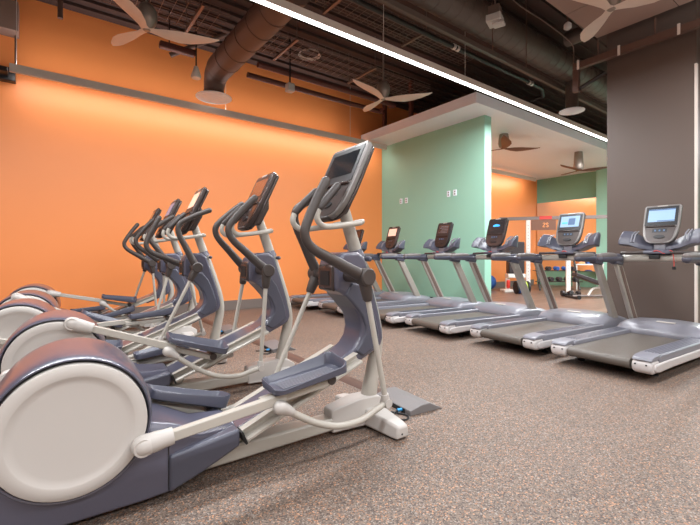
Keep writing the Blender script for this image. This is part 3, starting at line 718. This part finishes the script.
    obj('console_neck', prism(B(), [(1.36, 1.14), (1.36, 1.25), (1.42, 1.36), (1.47, 1.36), (1.47, 1.14)], -.06, .06), 'slate3', t, bevel=.012)
    if cord:
        c_ = obj('safety_cord', tube(B(), [(1.29, -.02, 1.12), (1.27, .02, 1.155), (1.27, -.02, 1.16), (1.27, -.08, 1.13), (1.28, -.12, 1.16), (1.28, -.15, 1.15), (1.29, -.16, 1.05), (1.29, -.16, .99)], .004, 6, 5), 'red', t)
        obj('cord_clip', box(B(), 1.28, 1.305, -.175, -.145, .955, .99), 'seam', c_, bevel=.004)
    else:
        obj('safety_cord', tube(B(), [(1.29, -.02, 1.12), (1.27, .02, 1.16), (1.27, -.02, 1.165), (1.28, -.06, 1.13)], .005, 6, 5), 'red', t)
    console(t, (1.325, 1.245), R(17), .355, .462, frame, screen, lit, .055)
    return t
tread(4.20, 1.67, -4, 'treadmill nearest the camera, in front of the brown column, bright pale blue screen', 'silver', 'screen_blue', 'page', True)
tread(4.28, 2.74, -5, 'second treadmill from the right, silver console showing a blue picture', 'silver', 'screen_blue', 'picture')
tread(4.24, 3.88, -7, 'third treadmill from the right, dark screen with blue mark', 'darkframe', 'screen', 'glyph')
tread(4.22, 4.92, -7, 'fourth treadmill from the right, dark console in front of green wall', 'black', 'screen', 'lines')
tread(4.22, 6.22, -6, 'fifth treadmill from the right, bronze console with pale screen', 'darkframe', 'screen_pink')
tread(4.2, 7.36, -6, 'treadmill furthest back, by the orange wall, partly hidden by a trainer', 'darkframe', 'screen_brown')

# ------------------------------------------------------------ floor cable cover and power boxes
for y0_, y1_, lb in ((2.42, 4.18, 'brown cable cover strip on the floor, piece reaching the nearest power box'), (4.66, 5.60, 'brown cable cover strip on the floor, short piece between two power boxes'), (6.08, 7.95, 'brown cable cover strip on the floor, piece ending at the orange wall')):
    tag(obj('cable_cover', prism(B(), [(2.09, 0), (2.11, .012), (2.21, .012), (2.23, 0)], y0_, y1_), 'strip'), lb, 'cable cover', 'brown cable cover strips')
def pbox(x, y, label, rz=0):
    t = empty('power_box', (x, y, 0), rz, label, 'floor box', 'grey floor power boxes')
    obj('box_cover', prism(B(), [(-.13, 0), (-.13, .035), (-.02, .06), (.05, .06), (.17, 0)], -.21, .21), 'padgrey', t, bevel=.004)
    obj('connector_panel', box(B(), -.136, -.1301, -.15, .17, .004, .033), 'seam', t)
    obj('plug', cyl(B(), (-.175, -.12, .022), (-.137, -.12, .022), .011, seg=12), 'cyan', t)
    obj('power_cable', tube(B(), [(-.17, -.12, .022), (-.22, -.14, .012), (-.26, -.2, .008), (-.2, -.25, .008), (-.15, -.2, .008), (-.2, -.1, .008), (-.28, -.06, .01)], .006, 8, 6), 'seam', t)
    return t
pbox(2.17, 2.19, 'grey sloped power box on the floor right of the nearest trainer', R(-6))
pbox(2.22, 4.42, 'grey sloped power box on the floor behind the second trainer', R(-6))
pbox(2.17, 5.84, 'small grey power box on the floor behind the third trainer', R(-6))

# ============================================================ BACK ROOM
def F2(px, D):   # world point for image column and depth
    Rr = (px - 350) / 406 * D; return .6 * D + .8 * Rr, .8 * D - .6 * Rr
# rig
xa, ya_ = F2(503, 12.6); xb, yb_ = F2(608, 11.8)
t = empty('training_rig', (xa, ya_, 0), math.atan2(yb_ - ya_, xb - xa), 'white posted training rig with a long grey crossbar in the back room', 'rig')
L = math.hypot(xb - xa, yb_ - ya_)
obj('crossbar', box(B(), -.1, L + .4, -.035, .035, 2.17, 2.27), 'rackgrey', t, bevel=.006)
for k_ in (.25, .635):
    u = obj('post', box(B(), L * k_ - .06, L * k_ + .06, -.06, .06, 0, 2.165), 'rackwhite', t, bevel=.006)
    b = B()
    for q in range(18): cyl(b, (L * k_, -.0605, .3 + q * .1), (L * k_, -.062, .3 + q * .1), .009, seg=8)
    obj('post_hole', b, 'seam', u)
obj('name_tag', box(B(), L * .36, L * .48, -.042, -.036, 2.18, 2.28), 'red', t)
obj('sign_board', box(B(), L * .28, L * .52, -.02, .0, 1.86, 2.16), 'signbrown', t)
b = B(); sx = L * .42
def sg(u, v): return (sx + u * .75, -.024, 2.01 + v * .8)
tube(b, [sg(-.10, .05), sg(-.06, .08), sg(-.02, .05), sg(-.06, -.01), sg(-.10, -.07), sg(-.02, -.07)], .013, 6, 3)
tube(b, [sg(.10, .04), sg(.06, .08), sg(.02, .04), sg(.06, .0), sg(.10, -.04), sg(.06, -.08), sg(.02, -.05)], .013, 6, 3)
obj('sign_mark', b, 'signorange', t)
# dumbbell rack
x0, y0 = F2(556, 12.9)
ang = math.atan2(-.6, .8)
t = empty('dumbbell_rack', (x0, y0, 0), ang, 'black tiered dumbbell rack against the back of the rig', 'rack')
b = B()
for s_ in (-.62, .62): tube(b, [(s_, -.25, 0), (s_, -.05, .5), (s_, .15, 1.15)], .03, 8)
obj('rack_frame', b, 'darkpipe', t)
for k, (yy, z) in enumerate(((-.18, .28), (-.02, .62), (.1, .96))): obj('shelf', box(B(), -.7, .7, yy - .1, yy + .1, z - .02, z), 'darkpipe', t)
ca, sa = math.cos(ang), math.sin(ang)
names = ('bottom', 'middle', 'top')
for k, (yy, z) in enumerate(((-.18, .28), (-.02, .62), (.1, .96))):
    for q in range(5):
        u = -.52 + q * .26
        X, Y_ = x0 + u * ca - yy * sa, y0 + u * sa + yy * ca
        r_ = .055 + .008 * (2 - k)
        dirx, diry = -sa, ca
        blue = (k == 1 and q in (2, 3))
        mm = 'blue' if blue else 'vinyl'
        t2 = empty('dumbbell', (X, Y_, z + r_), 0, '%s dumbbell on the %s tier of the rack, number %s from the left' % ('blue' if blue else 'black', names[k], ('one', 'two', 'three', 'four', 'five')[q]), 'dumbbell', 'dumbbells on the tiered rack')
        for s_ in (-1, 1):
            obj('weight_head', cyl(B(), (s_ * .045 * dirx, s_ * .045 * diry, 0), (s_ * .105 * dirx, s_ * .105 * diry, 0), r_, seg=10), mm, t2, bevel=.008)
        obj('handle', cyl(B(), (-.045 * dirx, -.045 * diry, 0), (.045 * dirx, .045 * diry, 0), .015, seg=8), 'silver', t2)
# pale low wall shelf and storage boxes beyond the bench
x0, y0 = F2(588, 13.1)
t = tag(obj('wall_shelf', box(B(), -.45, .45, -.12, .12, .78, .82), 'rackwhite'), 'white shelf below the mirror, behind the bench', 'shelf'); t.location = (x0, y0, 0); t.rotation_euler = (0, 0, ang)
b = B(); 
for s_ in (-.42, .42): box(b, s_ - .02, s_ + .02, -.1, .1, 0, .775)
obj('shelf_leg', b, 'rackwhite', t)
for u, w_, h_, mm, lb in ((-.24, .10, .14, 'signorange', 'orange box on the white shelf'), (.0, .07, .2, 'blue', 'dark blue item on the white shelf'), (.24, .1, .26, 'blue', 'tall blue bag on the white shelf')):
    b = B(); loft(b, [[(u + s1 * w_ * k_, s2 * .09 * k_, z) for s1, s2 in ((-1, -1), (1, -1), (1, 1), (-1, 1))] for z, k_ in ((.82, .95), (.82 + h_ * .7, 1), (.82 + h_, .8))])
    o = tag(obj('storage_box', b, mm, bevel=.01), lb, 'box'); o.location = (x0, y0, 0); o.rotation_euler = (0, 0, ang)
# weight bench (adjustable, backrest raised toward left)
x0, y0 = F2(590, 10.4)
t = empty('weight_bench', (x0, y0, 0), ang, 'adjustable weight bench with black raised pad and white frame', 'bench')
def slab(p, q, w_, th, mm, nm, par):
    d = Vector((q[0] - p[0], 0, q[1] - p[1])).normalized(); n_ = Vector((-d.z, 0, d.x)); b = B()
    prism(b, [(p[0], p[1]), (q[0], q[1]), (q[0] + n_.x * th, q[1] + n_.z * th), (p[0] + n_.x * th, p[1] + n_.z * th)], -w_ / 2, w_ / 2)
    return obj(nm, b, mm, par, bevel=.015)
slab((-.42, .57), (.24, .33), .28, .09, 'vinyl', 'back_pad', t)
slab((.25, .34), (.62, .37), .28, .07, 'vinyl', 'seat_pad', t)
b = B(); tube(b, [(-.05, 0, .07), (.05, 0, .22), (.18, 0, .27), (.55, 0, .29)], .03, 8, 3); obj('frame', b, 'rackwhite', t)
b = B(); cyl(b, (.5, 0, .30), (.55, 0, .07), .035, seg=8); cyl(b, (-.45, 0, .06), (.58, 0, .06), .03, seg=8); obj('base_rail', b, 'rackgrey', t)
for xx in (-.45, .58): obj('cross_foot', box(B(), xx - .04, xx + .04, -.28, .28, .0, .06), 'vinyl', t, bevel=.01)
for k, s_ in enumerate((-1, 1)): obj('wheel', cyl(B(), (-.45, s_ * .285, .05), (-.45, s_ * .32, .05), .05, seg=14), 'seam', t)
# dumbbells on the floor by the bench
for k, (px, D, lb) in enumerate(((567, 10.9, 'black dumbbell on the floor left of the bench'), (574, 10.7, 'black dumbbell on the floor against the bench foot'))):
    x1, y1 = F2(px, D); t2 = empty('floor_dumbbell', (x1, y1, .08), ang, lb, 'dumbbell')
    for s_ in (-1, 1): obj('weight_head', cyl(B(), (s_ * .07, 0, 0), (s_ * .15, 0, 0), .08, seg=12), 'vinyl', t2, bevel=.01)
    obj('handle', cyl(B(), (-.07, 0, 0), (.07, 0, 0), .018, seg=8), 'silver', t2)
# cable machine left in back room
x0, y0 = F2(508, 12.2)
t = empty('cable_machine', (x0, y0, 0), ang, 'weight machine with dark shrouded stack and white frame', 'exercise machine')
obj('stack_shroud', box(B(), -.02, .46, -.12, .12, .55, 1.5), 'vinyl', t, bevel=.03)
obj('shroud_base', box(B(), -.04, .48, -.13, .13, .42, .545), 'rackwhite', t, bevel=.02)
b = B(); box(b, -.07, .03, -.06, .06, .08, .415); box(b, -.17, .14, -.2, .2, 0, .075); obj('frame', b, 'rackwhite', t, bevel=.01)
obj('adjuster', capsule(B(), [(-.02, -.075, .15), (-.02, -.075, .32)], .05, 10), 'red', t)
# bumper plates, leaning stack of discs
ks = [('black', 'seam', .0), ('blue', 'blue', .08), ('red', 'red', .16), ('yellow-green', 'yellow', .24), ('black', 'seam', .32)]
xr, yr = F2(514.5, 11.6)
for k, (nm, mm, u) in enumerate(ks):
    b = B(); cyl(b, (0, -.028, 0), (0, .028, 0), .18, seg=24); cyl(b, (0, -.034, 0), (0, .034, 0), .06, seg=16)
    lb = {0: 'black weight plate at left end of the plate row', 4: 'black weight plate at right end of the plate row'}.get(k, nm + ' weight plate standing in the row of plates')
    o = tag(obj('weight_plate', b, mm, bevel=.01), lb, 'weight plate', 'weight plates on the back room floor')
    o.location = (xr + (u + .05) * ca, yr + (u + .05) * sa, .18); o.rotation_euler = (0, 0, ang + R(90))
# exercise ball
x0, y0 = F2(488.5, 12.9)
b = B(); bmesh.ops.create_uvsphere(b, u_segments=28, v_segments=16, radius=.24)
o = tag(obj('exercise_ball', b, 'blue', smooth=180), 'blue exercise ball behind end of the green wall', 'exercise ball'); o.location = (x0, y0, .24)
